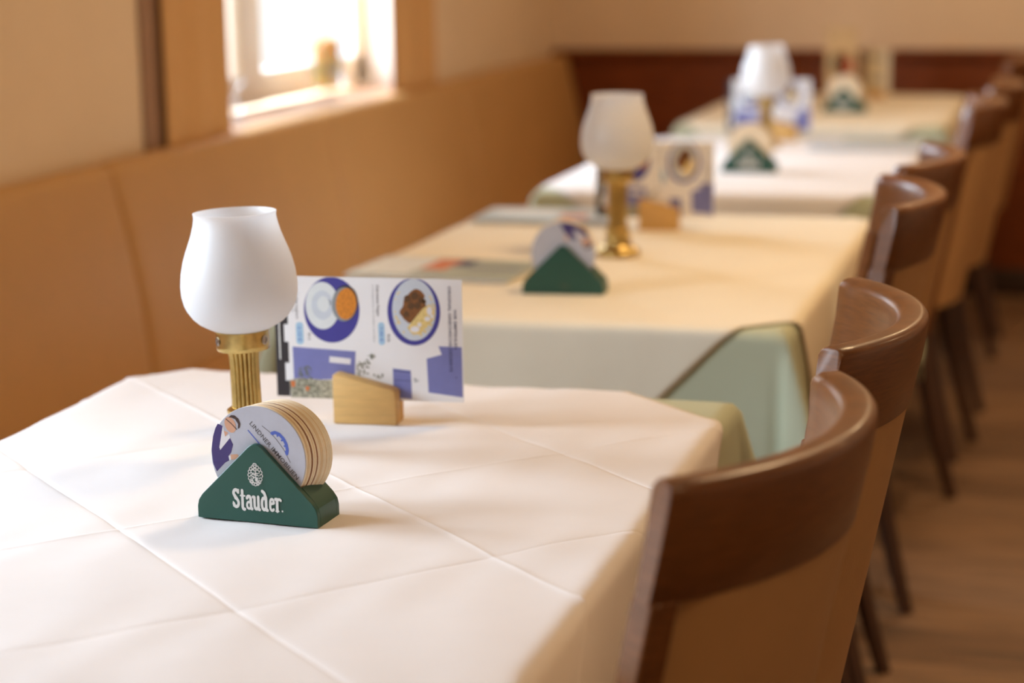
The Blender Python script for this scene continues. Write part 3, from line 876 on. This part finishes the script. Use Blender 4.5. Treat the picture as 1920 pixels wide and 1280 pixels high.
# ------------------------------------------------------------------ chairs
CHZ, RR, TH = .930, .33, radians(40.8)
LEANT = tan(radians(11.5))
def shear(x, y, z): return (x - LEANT * (CHZ - z), y, z)
def on_arc(rad, th, z): return shear(-RR + rad * cos(th), rad * sin(th), z)
def make_chair():
    t = empty('dining_chair')
    # top rail: thick rounded lip, hollowed inner face
    prof = []
    o, th_, zt, zb = RR, .035, CHZ, CHZ - .098
    prof += [(o - .004, zb), (o, zb + .004), (o + .001, zb + .05), (o, zt - .010)]
    prof += [(o - .012 + .012 * cos(a), zt - .010 + .010 * sin(a)) for a in (radians(d) for d in (25, 50, 75, 90))]
    prof += [(o - th_ + .012 + .012 * cos(a), zt - .012 + .012 * sin(a)) for a in (radians(d) for d in (95, 120, 145, 165))]
    prof += [(o - th_ + .0025, zt - .024), (o - th_ + .006, zt - .045), (o - th_ + .007, zb + .01), (o - th_ + .009, zb)]
    rings = []
    N = 36
    for i in range(N + 1):
        e = min(i, N - i)
        th = (-1 if i < N / 2 else 1) * (TH - (0, .010)[e]) if e < 2 else -TH + 2 * TH * i / N
        k = {0: .86, 1: 1.}.get(e, 1.)
        cr, cz = o - th_ / 2, (zt + zb) / 2
        rings.append([on_arc(cr + (r - cr) * k, th, cz + (z - cz) * (1 if k == 1 else .975)) for r, z in prof])
    MB().loft(rings).build('top_rail', M['walnut'], t, smooth=50)
    # padded back between the stiles
    TP = radians(36)
    rings = []
    for i in range(25):
        th = -TP + 2 * TP * i / 24
        e = min(i, 24 - i)
        k = {0: .3, 1: .8}.get(e, 1.)
        zs = [.46 + (CHZ - .096 - .46) * j / 10 for j in range(11)]
        outer = [on_arc(RR - .014 + .012 * k, th, z) for z in zs]
        inner = [on_arc(RR - .014 - (.014 + .006 * sin(pi * j / 10)) * k, th, z) for j, z in enumerate(zs)]
        rings.append(outer + inner[::-1])
    MB().loft(rings).build('back_pad', M['pad'], t, smooth=50)
    # rear legs run on as stiles up to the rail
    for s in (-1, 1):
        rings = []
        th = s * radians(38.5)
        tn = Vector((-sin(th), cos(th), 0))
        rd = Vector((cos(th), sin(th), 0))
        for z, hw, hd in ((CHZ - .094, .0125, .0155), (.7, .0125, .0155), (.56, .0135, .016), (.45, .016, .0175), (.40, .0165, .018)):
            c = Vector(on_arc(RR - .015, th, z))
            rings.append([tuple(c + tn * a * hw + rd * b * hd) for a, b in ((-1, -1), (1, -1), (1, 1), (-1, 1))])
        MB().loft(rings[::-1]).build('stile', M['walnut'], t, bevel=.002, seg=1)
        rings = rings[-1:]
        c0 = Vector(on_arc(RR - .015, th, .40))
        for f in (.25, .5, .75, 1.):
            hw, hd = .0165 - .006 * f, .018 - .0065 * f
            c = Vector((c0.x + (.085 * f ** 1.3), c0.y - s * .028 * f, .40 * (1 - f)))
            rings.append([tuple(c + tn * a * hw + rd * b * hd) for a, b in ((-1, -1), (1, -1), (1, 1), (-1, 1))])
        MB().loft(rings[::-1]).build('leg', M['chairleg'], t, bevel=.002, seg=1)
    # seat
    xs = -.20
    poly = [(-.62, -.17), (-.64, -.14), (-.64, .14), (-.62, .17), (-.58, .215), (xs - .03, .185), (xs + .02, .13), (xs + .045, 0), (xs + .02, -.13), (xs - .03, -.185), (-.58, -.215)]
    def ring(z, k):
        return [(-.42 + (x + .42) * k, y * k, z) for x, y in poly]
    MB().loft([ring(.415, 1.), ring(.445, 1.015), ring(.462, 1.), ring(.474, .95), ring(.48, .8)]).build('seat', M['pad'], t, smooth=60)
    MB().loft([ring(.36, .95), ring(.415, .965)]).build('seat_frame', M['chairleg'], t, bevel=.003, seg=1)
    for s in (-1, 1):
        MB().loft([[(-.585 - .01 * (1 - z / .4) + a * w, s * (.175 + .012 * (1 - z / .4)) + b * w, z) for a, b in ((-1, -1), (1, -1), (1, 1), (-1, 1))] for z, w in ((0, .011), (.40, .019))]).build('leg', M['chairleg'], t, bevel=.002, seg=1)
    return t
chair0 = make_chair()
CH = [(-.162, 1.575, -10, 'closest to the camera'),
      (-.150, 2.105, 4, 'right behind the closest chair, at the nearest table'),
      (-.203, 3.135, 7, 'nearer chair of the pair at the second table'),
      (-.205, 3.65, -2, 'farther chair of the pair at the second table'),
      (-.178, 4.85, 3, 'nearer one at the third table'),
      (-.150, 5.40, 0, 'farther one at the third table'),
      (-.150, 6.48, 0, 'chair at the farthest table by the right edge')]
for i, (x, y, a, lab) in enumerate(CH):
    c = chair0 if i == 0 else copy_tree(chair0)
    c.location, c.rotation_euler = (x, y, 0), (0, 0, radians(a))
    tag(c, 'brown wooden chair with tan padded back, ' + lab, 'chair', 'curved-back dining chairs')
